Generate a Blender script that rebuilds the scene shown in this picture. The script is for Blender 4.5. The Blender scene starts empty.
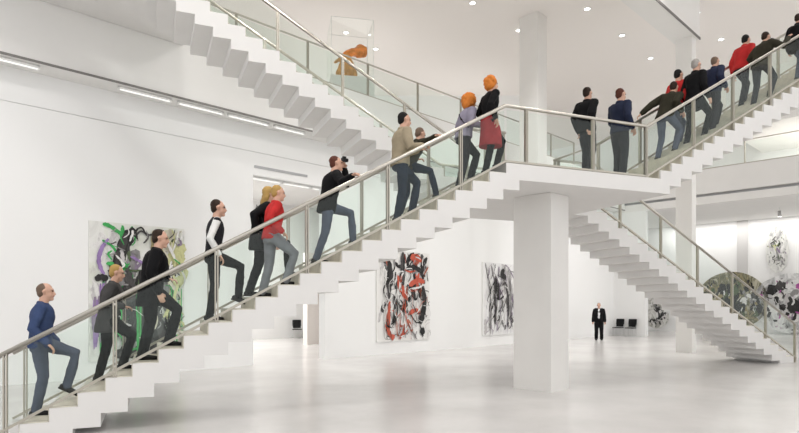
import bpy, bmesh, math, random
from mathutils import Vector, Matrix, noise as mnoise
PI = math.pi
C = bpy.context.scene.collection
R = random.Random(7)

# ------------------------------------------------------------------ materials
def mat(name, col, rough=.6, metal=0, spec=.5, bump=0, bscale=40, var=0, vscale=3, emit=0, coat=0):
    m = bpy.data.materials.new(name); m.use_nodes = True
    nt = m.node_tree; n = nt.nodes; l = nt.links; b = n['Principled BSDF']
    b.inputs['Base Color'].default_value = (*col, 1); b.inputs['Roughness'].default_value = rough
    b.inputs['Metallic'].default_value = metal; b.inputs['Specular IOR Level'].default_value = spec
    b.inputs['Coat Weight'].default_value = coat
    if emit:
        b.inputs['Emission Color'].default_value = (1, .985, .95, 1); b.inputs['Emission Strength'].default_value = emit
    if bump or var:
        tc = n.new('ShaderNodeTexCoord')
    if var:
        t = n.new('ShaderNodeTexNoise'); t.inputs['Scale'].default_value = vscale; t.inputs['Detail'].default_value = 5
        l.new(tc.outputs['Object'], t.inputs['Vector'])
        r = n.new('ShaderNodeValToRGB')
        r.color_ramp.elements[0].position = .3; r.color_ramp.elements[1].position = .7
        r.color_ramp.elements[0].color = (*[c*(1-var) for c in col], 1)
        r.color_ramp.elements[1].color = (*[min(1, c*(1+var)) for c in col], 1)
        l.new(t.outputs['Fac'], r.inputs['Fac']); l.new(r.outputs['Color'], b.inputs['Base Color'])
    if bump:
        t = n.new('ShaderNodeTexNoise'); t.inputs['Scale'].default_value = bscale; t.inputs['Detail'].default_value = 4
        l.new(tc.outputs['Object'], t.inputs['Vector'])
        u = n.new('ShaderNodeBump'); u.inputs['Strength'].default_value = bump; u.inputs['Distance'].default_value = .02
        l.new(t.outputs['Fac'], u.inputs['Height']); l.new(u.outputs['Normal'], b.inputs['Normal'])
    return m

def glass_mat(name, tint, refl=1.0, veil=.0):
    m = bpy.data.materials.new(name); m.use_nodes = True
    nt = m.node_tree; n = nt.nodes; l = nt.links
    n.remove(n['Principled BSDF'])
    tr = n.new('ShaderNodeBsdfTransparent'); tr.inputs['Color'].default_value = (*tint, 1)
    gl = n.new('ShaderNodeBsdfGlossy'); gl.inputs['Roughness'].default_value = .03; gl.inputs['Color'].default_value = (.95, 1, .97, 1)
    df = n.new('ShaderNodeBsdfDiffuse'); df.inputs['Color'].default_value = (.8, .9, .85, 1)
    fr = n.new('ShaderNodeFresnel'); fr.inputs['IOR'].default_value = 1.5
    ge = n.new('ShaderNodeNewGeometry'); io = n.new('ShaderNodeMapRange')      # the same index seen from either side of a face
    io.inputs['To Min'].default_value = 1.5; io.inputs['To Max'].default_value = 1/1.5
    l.new(ge.outputs['Backfacing'], io.inputs['Value']); l.new(io.outputs['Result'], fr.inputs['IOR'])
    mu = n.new('ShaderNodeMath'); mu.operation = 'MULTIPLY'; mu.inputs[1].default_value = refl
    l.new(fr.outputs[0], mu.inputs[0])
    mv = n.new('ShaderNodeMixShader'); mv.inputs['Fac'].default_value = veil
    l.new(tr.outputs[0], mv.inputs[1]); l.new(df.outputs[0], mv.inputs[2])
    mx = n.new('ShaderNodeMixShader')
    l.new(mu.outputs[0], mx.inputs['Fac']); l.new(mv.outputs[0], mx.inputs[1]); l.new(gl.outputs[0], mx.inputs[2])
    l.new(mx.outputs[0], n['Material Output'].inputs['Surface'])
    return m

M = {}
M['plaster'] = mat('white_plaster', (.83, .82, .80), .75, bump=.03, bscale=60, var=.012, vscale=1.5)
M['wall'] = mat('gallery_wall_white', (.88, .88, .872), .8, bump=.02, bscale=80)
M['ceiling'] = mat('ceiling_warm_white', (.89, .85, .82), .85)
M['stairwhite'] = mat('stair_white_render', (.76, .748, .732), .7, bump=.03, bscale=50, var=.015, vscale=2)
M['columnwhite'] = mat('column_white_render', (.79, .775, .75), .7, bump=.03, bscale=50, var=.015, vscale=2)
M['tread'] = mat('beige_stone_tread', (.62, .59, .50), .5, var=.08, vscale=9, bump=.03)
M['steel'] = mat('brushed_steel', (.56, .53, .48), .34, metal=1)
M['steel_matte'] = mat('satin_steel_bar', (.47, .44, .38), .45, metal=.85)
M['glass'] = glass_mat('balustrade_glass', (.965, .988, .976), .38, .0)
M['caseglass'] = glass_mat('display_case_glass', (.985, .99, .985), .7, .0)
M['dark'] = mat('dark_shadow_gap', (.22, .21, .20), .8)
M['groove'] = mat('grey_groove', (.42, .42, .43), .8)
M['tube'] = mat('light_tube', (.5, .5, .5), .4, emit=.42)
M['lamp'] = mat('downlight_lens', (1, 1, 1), .3, emit=5)
M['black'] = mat('black_plastic', (.007, .007, .008), .5, spec=.2)
M['chrome'] = mat('pale_grey_leg', (.68, .68, .67), .35)
M['whitepaint'] = mat('white_painted_metal', (.82, .82, .80), .4)
M['beigewall'] = mat('pale_pink_partition', (.86, .80, .76), .8)
M['canvas_edge'] = mat('canvas_edge', (.80, .79, .76), .8)
M['orange'] = mat('orange_ceramic', (.75, .25, .04), .35, var=.35, vscale=6, bump=.25, bscale=9)
M['ochre'] = mat('ochre_ceramic', (.60, .30, .08), .4, var=.35, vscale=7, bump=.25, bscale=9)

# floor: polished pale resin
def floor_mat():
    m = mat('polished_grey_resin', (.62, .605, .59), .23, spec=.5)
    n = m.node_tree.nodes; l = m.node_tree.links; b = n['Principled BSDF']
    tc = n.new('ShaderNodeTexCoord')
    t = n.new('ShaderNodeTexNoise'); t.inputs['Scale'].default_value = .55; t.inputs['Detail'].default_value = 7; t.inputs['Roughness'].default_value = .6
    l.new(tc.outputs['Object'], t.inputs['Vector'])
    r = n.new('ShaderNodeValToRGB')
    r.color_ramp.elements[0].position = .32; r.color_ramp.elements[1].position = .68
    r.color_ramp.elements[0].color = (.60, .585, .575, 1); r.color_ramp.elements[1].color = (.72, .705, .695, 1)
    l.new(t.outputs['Fac'], r.inputs['Fac']); l.new(r.outputs['Color'], b.inputs['Base Color'])
    return m
M['floor'] = floor_mat()

# ------------------------------------------------------------------ mesh helpers
class Frame:
    def __init__(s, o, ang): s.o = Vector(o); s.a = ang; s.m = Matrix.Translation(s.o) @ Matrix.Rotation(ang, 4, 'Z')
    def w(s, x, y, z): return s.m @ Vector((x, y, z))
SA = math.atan2(.382, .924)
S = Frame((1.857, 10.435, 0), SA)            # stair frame: u along the climb, v across
BA = math.atan2(.7101, .7041)
B = Frame((0, 0, 0), BA)                     # building frame: a along the long wall, d towards it

def tagp(o, label, cat, group=None, kind=None):
    if label: o['label'] = label
    if cat: o['category'] = cat
    if group: o['group'] = group
    if kind: o['kind'] = kind
def empty(name, label, cat, frame, x, y, z, rz=0, group=None):
    o = bpy.data.objects.new(name, None); C.objects.link(o)
    o.location = frame.w(x, y, z); o.rotation_euler = (0, 0, frame.a + rz); o.empty_display_size = .2
    tagp(o, label, cat, group)
    return o
def obj(name, bm, mats, parent=None, smooth=False, frame=None, base=None):
    me = bpy.data.meshes.new(name)
    bmesh.ops.recalc_face_normals(bm, faces=bm.faces)
    if smooth:
        for f in bm.faces: f.smooth = True
    bm.to_mesh(me); bm.free()
    for m in (mats if isinstance(mats, (list, tuple)) else [mats]): me.materials.append(m)
    o = bpy.data.objects.new(name, me); C.objects.link(o)
    if parent: o.parent = parent
    if frame:
        b = Vector(base) if base else Vector((0, 0, 0))
        me.transform(Matrix.Translation(-b))
        o.location = frame.w(*b); o.rotation_euler = (0, 0, frame.a)
    return o
def struct(name, bm, mats, base=None, frame=B):
    o = obj(name, bm, mats, None, False, frame, base); o['kind'] = 'structure'; return o
def box(bm, x0, x1, y0, y1, z0, z1, mi=0):
    v = [bm.verts.new((x, y, z)) for x in (x0, x1) for y in (y0, y1) for z in (z0, z1)]
    for q in ((0, 1, 3, 2), (4, 6, 7, 5), (0, 4, 5, 1), (2, 3, 7, 6), (0, 2, 6, 4), (1, 5, 7, 3)):
        f = bm.faces.new([v[i] for i in q]); f.material_index = mi
def prism(bm, poly, lo, hi, axis='y', mi=0):
    """poly of (a,b); axis y: (a,y,b), axis z: (a,b,z)"""
    def P(p, h): return (p[0], h, p[1]) if axis == 'y' else (p[0], p[1], h)
    a = [bm.verts.new(P(p, lo)) for p in poly]; b = [bm.verts.new(P(p, hi)) for p in poly]
    n = len(poly)
    for f in ([bm.faces.new(a), bm.faces.new(b[::-1])] + [bm.faces.new((a[i], b[i], b[(i+1) % n], a[(i+1) % n])) for i in range(n)]):
        f.material_index = mi
def frame_vecs(t):
    t = t.normalized(); up = Vector((0, 0, 1)) if abs(t.z) < .95 else Vector((0, 1, 0))
    x = t.cross(up).normalized(); return x, x.cross(t).normalized()
def loft(bm, rings, mi=0, cap=True):
    vs = [[bm.verts.new(p) for p in r] for r in rings]
    n = len(vs[0])
    for i in range(len(vs)-1):
        for j in range(n):
            f = bm.faces.new((vs[i][j], vs[i][(j+1) % n], vs[i+1][(j+1) % n], vs[i+1][j])); f.material_index = mi
    if cap:
        bm.faces.new(vs[0][::-1]).material_index = mi; bm.faces.new(vs[-1]).material_index = mi
def tube(bm, pts, r, n=10, mi=0, round_caps=False):
    pts = [Vector(p) for p in pts]; k = len(pts)
    rad = list(r) if isinstance(r, (list, tuple)) else [r]*k
    rings = []; x = None
    for i in range(k):
        t = (pts[min(i+1, k-1)]-pts[max(i-1, 0)])
        if t.length < 1e-6: t = Vector((0, 0, 1))
        t = t.normalized()
        if x is None: x, y = frame_vecs(t)
        else:
            x = (x-t*x.dot(t)).normalized(); y = x.cross(t).normalized()      # carry the frame along, no twist
        scale = 1
        if 0 < i < k-1 and not round_caps:
            c = t.dot((pts[i+1]-pts[i]).normalized()); scale = 1/max(c, .5)
        def ring(c, rr): return [c+x*math.cos(2*PI*j/n)*rr+y*math.sin(2*PI*j/n)*rr for j in range(n)]
        if round_caps and i == 0:
            for q in (.12, .5, .85): rings.append(ring(pts[0]-t*rad[0]*math.sqrt(1-q*q), rad[0]*q))
        rings.append(ring(pts[i], rad[i]))
        if round_caps and i == k-1:
            for q in (.85, .5, .12): rings.append(ring(pts[i]+t*rad[i]*math.sqrt(1-q*q), rad[i]*q))
    loft(bm, rings, mi)
def bar(bm, p, q, w, h, side=None, mi=0):
    p, q = Vector(p), Vector(q); t = (q-p).normalized()
    if side: x = Vector(side)
    else: x, _ = frame_vecs(t)
    y = t.cross(x).normalized(); x = y.cross(t).normalized()
    loft(bm, [[c+x*sx*w/2+y*sy*h/2 for sx, sy in ((-1, -1), (1, -1), (1, 1), (-1, 1))] for c in (p, q)], mi)
def ellipsoid(bm, c, rx, ry, rz, rot=None, n=16, mi=0):
    ret = bmesh.ops.create_uvsphere(bm, u_segments=n, v_segments=max(8, n//2+2), radius=1)
    mtx = Matrix.Translation(Vector(c)) @ (rot.to_4x4() if rot else Matrix()) @ Matrix.Diagonal((rx, ry, rz, 1))
    bmesh.ops.transform(bm, matrix=mtx, verts=ret['verts'])
    for v in ret['verts']:
        for f in v.link_faces: f.material_index = mi
def disc(bm, c, r, z0, z1, n=20, mi=0):
    prism(bm, [(c[0]+r*math.cos(2*PI*i/n), c[1]+r*math.sin(2*PI*i/n)) for i in range(n)], z0, z1, 'z', mi)
NB = bmesh.new
VOX = 1.2
KSPOT, KWALLFILL, KBAYFILL, KROOM, KCEILFILL, KWORLD, KEXP = 430, 960, 120, 350, 32, .70, .95
# ------------------------------------------------------------------ people
def remeshed(bm, voxel, smooth_iter=3, noise_amp=0, nscale=20):
    me = bpy.data.meshes.new('tmp'); bmesh.ops.recalc_face_normals(bm, faces=bm.faces)
    bm.to_mesh(me); bm.free()
    o = bpy.data.objects.new('tmp', me); C.objects.link(o)
    r = o.modifiers.new('r', 'REMESH'); r.mode = 'VOXEL'; r.voxel_size = voxel*VOX; r.use_smooth_shade = True
    if smooth_iter:
        s = o.modifiers.new('s', 'SMOOTH'); s.iterations = smooth_iter; s.factor = .5
    dg = bpy.context.evaluated_depsgraph_get(); dg.update()
    out = bpy.data.meshes.new_from_object(o.evaluated_get(dg))
    bpy.data.objects.remove(o); bpy.data.meshes.remove(me)
    if noise_amp:
        for v in out.vertices:
            q = mnoise.noise(v.co*nscale)+.5*mnoise.noise(v.co*nscale*2.3)
            v.co += v.normal*q*noise_amp
    for p in out.polygons: p.use_smooth = True
    return out
def ik(a, b, l1, l2, pole):
    d = b-a; D = d.length; mx = (l1+l2)*.995
    if D > mx: b = a+d*(mx/D); d = b-a; D = mx
    D = max(D, abs(l1-l2)+.02)
    x = (l1*l1-l2*l2+D*D)/(2*D); h = math.sqrt(max(l1*l1-x*x, 0))
    t = d.normalized(); p = pole-t*pole.dot(t)
    p = p.normalized() if p.length > 1e-4 else Vector((0, 1, 0))
    return a+t*x+p*h, b
SKIN = mat('skin_light', (.62, .37, .27), .5, var=.06, vscale=12)
LIP = mat('lips', (.42, .15, .13), .5)
EYEM = mat('eye_dark', (.03, .025, .02), .2)
_cloth = {}
def cloth(name, col, rough=.85):
    if name not in _cloth: _cloth[name] = mat(name, col, rough, spec=.18, bump=.35, bscale=14, var=.12, vscale=8)
    return _cloth[name]
def mesh_child(name, me, m, parent, label=None):
    me.name = name
    for q in (m if isinstance(m, list) else [m]): me.materials.append(q)
    o = bpy.data.objects.new(name, me); C.objects.link(o); o.parent = parent
    if label: o['label'] = label
    return o

def person(label, loc, yaw, h, feet, pelvis=(0, .06, None), lean=6, twist=0, side_lean=0, hands=None, head=(0, 0),
           top=None, bottom=None, shoes=None, hair=None, jacket=None, skirt=None, strap=None, group=None, sleeves=None, name='person'):
    """local axes: x right, y forward, z up; feet = {'R':(x,y,z_of_sole,pitch), 'L':...}"""
    k = h/1.75
    root = bpy.data.objects.new(name, None); C.objects.link(root); root.location = loc; root.rotation_euler = (0, 0, yaw)
    root.empty_display_size = .2
    tagp(root, label, 'person', group)
    V = Vector
    Minv = Matrix.Rotation(-yaw, 4, 'Z') @ Matrix.Translation(-V(loc))
    l1 = l2 = .435*k
    ank = {s: V((f[0]*k, f[1]*k, f[2]+.085*k)) for s, f in feet.items()}
    px, py, pz = pelvis
    if pz is None: pz = min(.955, min(f[2] for f in feet.values())/k+.94)
    P = V((px*k, py*k, pz*k))
    a = math.radians(lean); b = math.radians(side_lean)
    d = V((math.sin(b), math.sin(a)*math.cos(b), math.cos(a)*math.cos(b))).normalized()
    tw = math.radians(twist)
    sx = V((math.cos(tw), math.sin(tw), 0)); sx = (sx-d*sx.dot(d)).normalized(); fw = d.cross(sx).normalized()
    hx = V((1, 0, 0)); hfw = V((0, 1, 0))
    T = lambda t: P+d*t*k
    N = T(.53)
    nd = (d*.55+V((0, 0, 1))*.45+fw*.16).normalized()
    hyaw, hp = math.radians(head[0]), math.radians(head[1])
    f0 = V((fw.x, fw.y, 0)).normalized()
    f1 = Matrix.Rotation(hyaw, 3, 'Z') @ f0
    hf = (f1*math.cos(hp)+V((0, 0, 1))*math.sin(hp)).normalized()
    hr = hf.cross(V((0, 0, 1))).normalized(); hu = hr.cross(hf).normalized()
    Hc = N+nd*.150*k
    HR = Matrix((hr, hf, hu)).transposed()
    hd = lambda x, y, z: Hc+(hr*x+hf*y+hu*z)*k
    sh = {'R': T(.475)+sx*.175*k, 'L': T(.475)-sx*.175*k}
    hip = {'R': P+hx*.092*k, 'L': P-hx*.092*k}
    knee = {}; foot = {}
    for s in 'RL':
        kn, an = ik(hip[s], ank[s], l1, l2, V((.05 if s == 'R' else -.05, 1, .15)))
        knee[s] = kn; foot[s] = an
    elbow = {}; wrist = {}; hdir = {}
    for s in 'RL':
        sg = 1 if s == 'R' else -1
        tgt = (hands or {}).get(s)
        pole = V((sg*.35, -1, -.35)); hdv = None
        if tgt is None: tgt = T(0)+sx*sg*.27*k+fw*.10*k+V((0, 0, -.04*k))
        elif tgt[0] == 'w':
            tgt_w = Minv @ V(tgt[1]); tgt = tgt_w
            dv = (tgt-sh[s]).normalized(); tgt = tgt-dv*.075*k+V((0, 0, .035*k))
        else: tgt = V(tgt)*k
        if tgt.z > sh[s].z-.12*k: pole = V((sg*.6, -.1, -1))
        e, w = ik(sh[s], tgt, .295*k, .265*k, pole)
        elbow[s], wrist[s] = e, w
        hdir[s] = (w-e).normalized()
    # ---- body: one continuous skin surface
    bm = NB()
    def torso(bm, prof):
        rings = []
        for t, rx, ry in prof:
            c = T(t); q = max(0, min(1, t/.4)); X = (hx*(1-q)+sx*q).normalized(); Y = (hfw*(1-q)+fw*q).normalized()
            rings.append([c+X*math.cos(2*PI*j/18)*rx*k+Y*math.sin(2*PI*j/18)*ry*k for j in range(18)])
        loft(bm, rings)
    torso(bm, [(-.10, .08, .06), (-.06, .135, .09), (.0, .15, .10), (.12, .128, .088), (.22, .13, .092), (.34, .15, .105), (.44, .16, .092), (.49, .13, .075), (.53, .07, .055)])
    tube(bm, [T(.48), N, N+nd*.10*k], [.066*k, .060*k, .058*k], 12, round_caps=True)
    ellipsoid(bm, hd(0, -.012, .028), .074*k, .094*k, .092*k, HR)
    ellipsoid(bm, hd(0, .012, -.03), .06*k, .076*k, .085*k, HR)
    tube(bm, [hd(0, .05, -.088), hd(0, .068, -.092)], [.032*k, .026*k], 10, round_caps=True)       # chin
    tube(bm, [hd(0, .082, .022), hd(0, .098, -.012), hd(0, .104, -.028)], [.010*k, .013*k, .016*k], 8, round_caps=True)  # nose
    tube(bm, [hd(-.045, .07, .032), hd(0, .084, .034), hd(.045, .07, .032)], [.012*k]*3, 8, round_caps=True)            # brow
    tube(bm, [hd(-.022, .083, -.055), hd(0, .09, -.055), hd(.022, .083, -.055)], [.010*k]*3, 8, round_caps=True)         # lips
    for g in (-1, 1):
        tube(bm, [hd(g*.074, -.008, .02), hd(g*.083, -.016, .008), hd(g*.076, -.006, -.022)], [.012*k, .015*k, .010*k], 8, round_caps=True)
    for s in 'RL':
        sg = 1 if s == 'R' else -1
        tube(bm, [sh[s]-sx*sg*.03*k, sh[s], elbow[s], wrist[s]], [.05*k, .05*k, .038*k, .027*k], 12, round_caps=True)
        # hand: palm, four unequal curled fingers, thumb from the side of the palm
        w = wrist[s]; t = hdir[s]
        inn = (-sx*sg-t*(-sx*sg).dot(t)).normalized()       # palm faces the body
        if (hands or {}).get(s) is not None: inn = (V((0, 0, -1))-t*V((0, 0, -1)).dot(t)); inn = inn.normalized() if inn.length > .05 else -fw
        ac = t.cross(inn).normalized()
        if ac.dot(fw) < 0 and (hands or {}).get(s) is None: ac = -ac
        elif (hands or {}).get(s) is not None and ac.dot(sx)*sg > 0: ac = -ac
        for i, o_ in enumerate((.027, .009, -.009, -.026)):
            tube(bm, [w+ac*o_*.5*k, w+t*.04*k+ac*o_*k, w+t*.085*k+ac*o_*k], [.016*k, .0145*k, .0125*k], 8, round_caps=True)
            L_ = (.068, .078, .073, .056)[i]
            b0 = w+t*.085*k+ac*o_*1.05*k
            p1 = b0+(t*.9+inn*.35).normalized()*L_*.45*k; p2 = p1+(t*.55+inn*.8).normalized()*L_*.32*k; p3 = p2+(t*.1+inn).normalized()*L_*.25*k
            tube(bm, [b0, p1, p2, p3], [.0105*k, .0098*k, .009*k, .008*k], 8, round_caps=True)
        b0 = w+t*.03*k+ac*.03*k
        tube(bm, [w+t*.02*k+ac*.015*k, b0, b0+(t*.6+ac*.7+inn*.3).normalized()*.035*k, b0+(t*.6+ac*.7+inn*.3).normalized()*.035*k+(t*.9+inn*.5).normalized()*.03*k], [.015*k, .014*k, .0115*k, .0095*k], 8, round_caps=True)
        tube(bm, [hip[s], hip[s].lerp(knee[s], .35), knee[s], knee[s].lerp(foot[s], .35), foot[s]], [.083*k, .072*k, .05*k, .05*k, .034*k], 12, round_caps=True)
        fp = feet[s][3] if len(feet[s]) > 3 else 0
        fd = V((0, math.cos(math.radians(fp)), math.sin(math.radians(fp)))); fu = V((0, -fd.z, fd.y))
        tube(bm, [foot[s]-fd*.03*k-fu*.04*k, foot[s]+fd*.09*k-fu*.052*k, foot[s]+fd*.16*k-fu*.06*k], [.034*k, .034*k, .022*k], 10, round_caps=True)
        tube(bm, [foot[s], foot[s]-fd*.005*k-fu*.04*k], [.034*k, .036*k], 10, round_caps=True)
    me = remeshed(bm, .0085*k, 1)
    lc = hd(0, .096, -.055)
    body = mesh_child('body', me, [SKIN, LIP], root)
    for p in me.polygons:
        q = p.center-lc
        if abs(q.dot(hr)) < .024*k and abs(q.dot(hu)) < .009*k and q.length < .03*k: p.material_index = 1
    for g in (-1, 1):
        e = NB(); ellipsoid(e, hd(g*.031, .083, .012), .012*k, .009*k, .008*k, HR, 10)
        obj('eye', e, EYEM, body, True)
    # ---- hair
    if hair:
        style, hm, hl = hair
        bm = NB()
        if style == 'short':
            ellipsoid(bm, hd(0, -.030, .045), .079*k, .088*k, .086*k, HR); ellipsoid(bm, hd(0, -.055, .0), .073*k, .056*k, .078*k, HR)
            amp = .004
        elif style == 'thin':
            ellipsoid(bm, hd(0, -.030, .034), .079*k, .086*k, .083*k, HR); ellipsoid(bm, hd(0, -.052, -.01), .072*k, .055*k, .07*k, HR)
            amp = .002
        elif style in ('bushy', 'frizzy'):
            q = 1.0 if style == 'bushy' else 1.22
            ellipsoid(bm, hd(0, -.035, .035), .108*q*k, .112*q*k, .108*q*k, HR); ellipsoid(bm, hd(0, -.06, -.03), .10*q*k, .085*q*k, .10*q*k, HR)
            hrn = random.Random(3)
            for _ in range(70):      # curls standing off the head
                th, ph = hrn.uniform(-PI, PI), hrn.uniform(-.7, 1.5)
                dx, dy, dz = math.cos(ph)*math.cos(th), math.cos(ph)*math.sin(th), math.sin(ph)
                if dy > .45 and dz < .75: continue
                ellipsoid(bm, hd(dx*.105*q, -.04+dy*.108*q, .03+dz*.105*q), .024*k, .024*k, .024*k, HR, 8)
            amp = .010
        else:   # long
            ellipsoid(bm, hd(0, -.026, .04), .088*k, .098*k, .096*k, HR)
            for g in (-1, 0, 1):
                tube(bm, [hd(g*.06, -.05, .03), hd(g*.075, -.065, -.07), hd(g*.07, -.085, -.17), hd(g*.05, -.10, -.23)], [.05*k, .05*k, .042*k, .02*k], 10, round_caps=True)
            amp = .008
        mesh_child('hair', remeshed(bm, .011*k, 2, amp*k, 32), hm, root, hl)
    # ---- lower garment
    if bottom:
        bmn, bl, wide = bottom
        bm = NB()
        torso(bm, [(-.13, .09, .07), (-.09, .16, .115), (.0, .172, .122), (.08, .155, .112), (.12, .148, .105)])
        for s in 'RL':
            tube(bm, [hip[s], hip[s].lerp(knee[s], .4), knee[s], knee[s].lerp(foot[s], .45), foot[s]+V((0, -.005, -.01))*k],
                 [.098*k, .088*k*wide, .068*k*wide, .064*k*wide, .058*k*wide], 14, round_caps=True)
        mesh_child('trousers', remeshed(bm, .013*k, 4, .006*k, 11), bmn, root, bl)
    if skirt:
        sm, sl, ln = skirt
        bm = NB(); rings = []
        for t, rx, ry in ((.13, .15, .11), (.02, .185, .14), (-.12, .20, .165), (-ln, .215, .20)):
            c = T(0)+V((0, 0, t*k))+V((0, .03*k if t < -.1 else 0, 0))
            rings.append([c+V((math.cos(2*PI*j/28)*rx*k*(1+.03*math.cos(9*2*PI*j/28)*(t < 0)), math.sin(2*PI*j/28)*ry*k, 0)) for j in range(28)])
        loft(bm, rings); mesh_child('skirt', remeshed(bm, .013*k, 2, .004*k, 10), sm, root, sl)
    # ---- upper garment
    if top:
        tm, tl, hem, bulk = top
        bm = NB(); g = bulk
        prof = [(-hem, .165+g, .12+g), (-.02, .172+g, .125+g), (.12, .150+g, .112+g), (.24, .155+g, .118+g), (.36, .175+g, .13+g), (.44, .178+g, .112+g), (.49, .15+g*.5, .09+g*.5), (.525, .078, .066), (.545, .066, .058)]
        torso(bm, prof)
        for s in 'RL':
            sg = 1 if s == 'R' else -1
            e, w = elbow[s], wrist[s]; we = e.lerp(w, .93)
            if not sleeves: tube(bm, [sh[s]-sx*sg*.04*k, sh[s], sh[s].lerp(e, .5), e, e.lerp(w, .5), we], [(.058+g*.6)*k, (.066+g*.6)*k, (.058+g*.7)*k, (.052+g*.7)*k, (.046+g*.6)*k, (.040+g*.5)*k], 14, round_caps=True)
            else: tube(bm, [sh[s]-sx*sg*.04*k, sh[s]], [.06*k, .058*k], 12, round_caps=True)
        mesh_child(tl[0], remeshed(bm, .013*k, 4, .006*k, 10), tm, root, tl[1] if len(tl) > 1 else None)
        if tl[0] in ('jacket', 'coat', 'suit_jacket'):
            bm = NB(); cc = T(.505); rr = []
            for zz, q in ((0, .080), (.045, .070), (.05, .060), (.0, .064)):
                rr.append([cc+d*zz*k+sx*math.cos(2*PI*j/20)*q*1.08*k+fw*(math.sin(2*PI*j/20)*q-.006)*k-d*max(0, math.sin(2*PI*j/20))*.03*k for j in range(20)])
            loft(bm, rr+[rr[0]], cap=False); bmesh.ops.remove_doubles(bm, verts=bm.verts, dist=1e-5)
            obj('collar', bm, tm, root.children[-1], True)
        if sleeves:
            for s in 'RL':
                sg = 1 if s == 'R' else -1; e, w = elbow[s], wrist[s]; we = e.lerp(w, .93); bm = NB()
                tube(bm, [sh[s]-sx*sg*.01*k, sh[s].lerp(e, .3), e, e.lerp(w, .5), we], [.060*k, .056*k, .053*k, .048*k, .042*k], 14, round_caps=True)
                mesh_child('sleeve', remeshed(bm, .012*k, 3, .005*k, 11), sleeves, root, 'white sleeve')
    if jacket == 'shirt_front':     # white shirt showing between open lapels
        bm = NB(); rings = []
        for t, w_ in ((.06, .066), (.2, .074), (.34, .078), (.44, .066), (.52, .040)):
            base = {.06: .152, .2: .152, .34: .166, .44: .148, .52: .090}[t]
            c = T(t)+fw*(base+.006)*k
            rings.append([c+sx*x*k+fw*y*k for x, y in ((-w_, -.018), (-w_*.5, .004), (0, .008), (w_*.5, .004), (w_, -.018), (0, -.04))])
        loft(bm, rings); obj('shirt_front', bm, cloth('white_shirt', (.8, .8, .82)), root, True)['label'] = 'white shirt'
    if strap:
        bm = NB()
        pts = [T(.13)+sx*.19*k-fw*.02*k, T(.26)+sx*.10*k-fw*.145*k, T(.40)-sx*.02*k-fw*.15*k, T(.50)-sx*.09*k-fw*.06*k, T(.47)-sx*.12*k+fw*.10*k]
        for i in range(len(pts)-1): bar(bm, pts[i], pts[i+1], .035*k, .012*k)
        obj('strap', bm, strap, root)['label'] = 'dark shoulder strap'
    # ---- shoes
    sm = shoes or cloth('black_leather_shoe', (.015, .014, .014), .45)
    for s in 'RL':
        bm = NB(); fp = feet[s][3] if len(feet[s]) > 3 else 0
        fd = V((0, math.cos(math.radians(fp)), math.sin(math.radians(fp)))); fu = V((0, -fd.z, fd.y)); c = foot[s]
        tube(bm, [c-fd*.045*k-fu*.042*k, c+fd*.03*k-fu*.045*k, c+fd*.10*k-fu*.052*k, c+fd*.17*k-fu*.056*k], [.043*k, .041*k, .040*k, .030*k], 12, round_caps=True)
        tube(bm, [c+fu*.012*k, c-fd*.01*k-fu*.04*k], [.044*k, .044*k], 12, round_caps=True)
        x = hx*.038*k
        bs = NB(); loft(bs, [[c+fd*y*k-fu*z_*k+V((xx*k, 0, 0)) for y, xx in ((-.085, -.03), (-.085, .03), (.04, .036), (.13, .042), (.19, .03), (.205, 0), (.19, -.03), (.13, -.042), (.04, -.036))] for z_ in (.085, .066)])
        so = mesh_child('shoe', remeshed(bm, .011*k, 2), sm, root)
        obj('sole', bs, cloth('dark_rubber_sole', (.02, .018, .016)), so)
    return root, dict(wrist=wrist, head=Hc, T=T, sx=sx, fw=fw, hd=hd, hdir=hdir, knee=knee)
RISE = 4.18/23; LZ = 4.18; RR = 4.18/25
def top_z(u):
    if u < 0: return LZ-math.ceil(-u/.33-1e-9)*RISE
    if u < 3.54: return LZ
    return LZ+(1+math.floor((u-3.54)/.294))*RR
YU = SA-PI/2          # walking up along +u
def climb(lead='L', n=1, run=.33, rear_pitch=0, lift=0, lead_pitch=0, k=1):
    """feet on the trodden step and n steps above it"""
    o = 'R' if lead == 'L' else 'L'
    x = {'R': .085, 'L': -.085}
    return {o: (x[o], 0, 0, rear_pitch), lead: (x[lead], (run*n)/k, (RISE if run > .3 else RR)*n+lift, lead_pitch)}
def near_rail(u):      # handrail height over the front lane
    if u < 0: return LZ+.5506*u+.99
    if u < 3.21: return LZ+1.0
    return LZ+(u-3.21)*RR/.294+1.0
def rail_pt(u, v=.03): return S.w(u, v, near_rail(u)+.03)
SKINTONE = None
BLK = cloth('black_cloth', (.006, .006, .007)); CHAR = cloth('charcoal_cloth', (.022, .022, .026)); NAVY = cloth('navy_cloth', (.02, .026, .055))
DENIM = cloth('blue_denim_jacket', (.045, .07, .155)); JEAN = cloth('dark_blue_jeans', (.014, .022, .040)); GREYJ = cloth('grey_blue_jeans', (.085, .10, .14))
GREYT = cloth('grey_trousers', (.20, .205, .225)); RED = cloth('red_cloth', (.50, .03, .03)); BEIGE = cloth('beige_jacket', (.34, .285, .20))
OLIVE = cloth('dark_olive_cloth', (.032, .029, .019)); LILAC = cloth('lilac_grey_cloth', (.27, .25, .32)); SKIRT = cloth('dark_red_skirt', (.33, .035, .04))
WHITEC = cloth('white_sleeves', (.75, .75, .74)); SMOKE = cloth('smoke_grey_cloth', (.06, .058, .058)); GREYC = cloth('mid_grey_cloth', (.13, .135, .14))
HB = cloth('dark_brown_hair', (.03, .018, .012), .6); HK = cloth('black_hair', (.010, .009, .009), .6); HBL = cloth('dark_blond_hair', (.42, .27, .09), .6)
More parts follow.
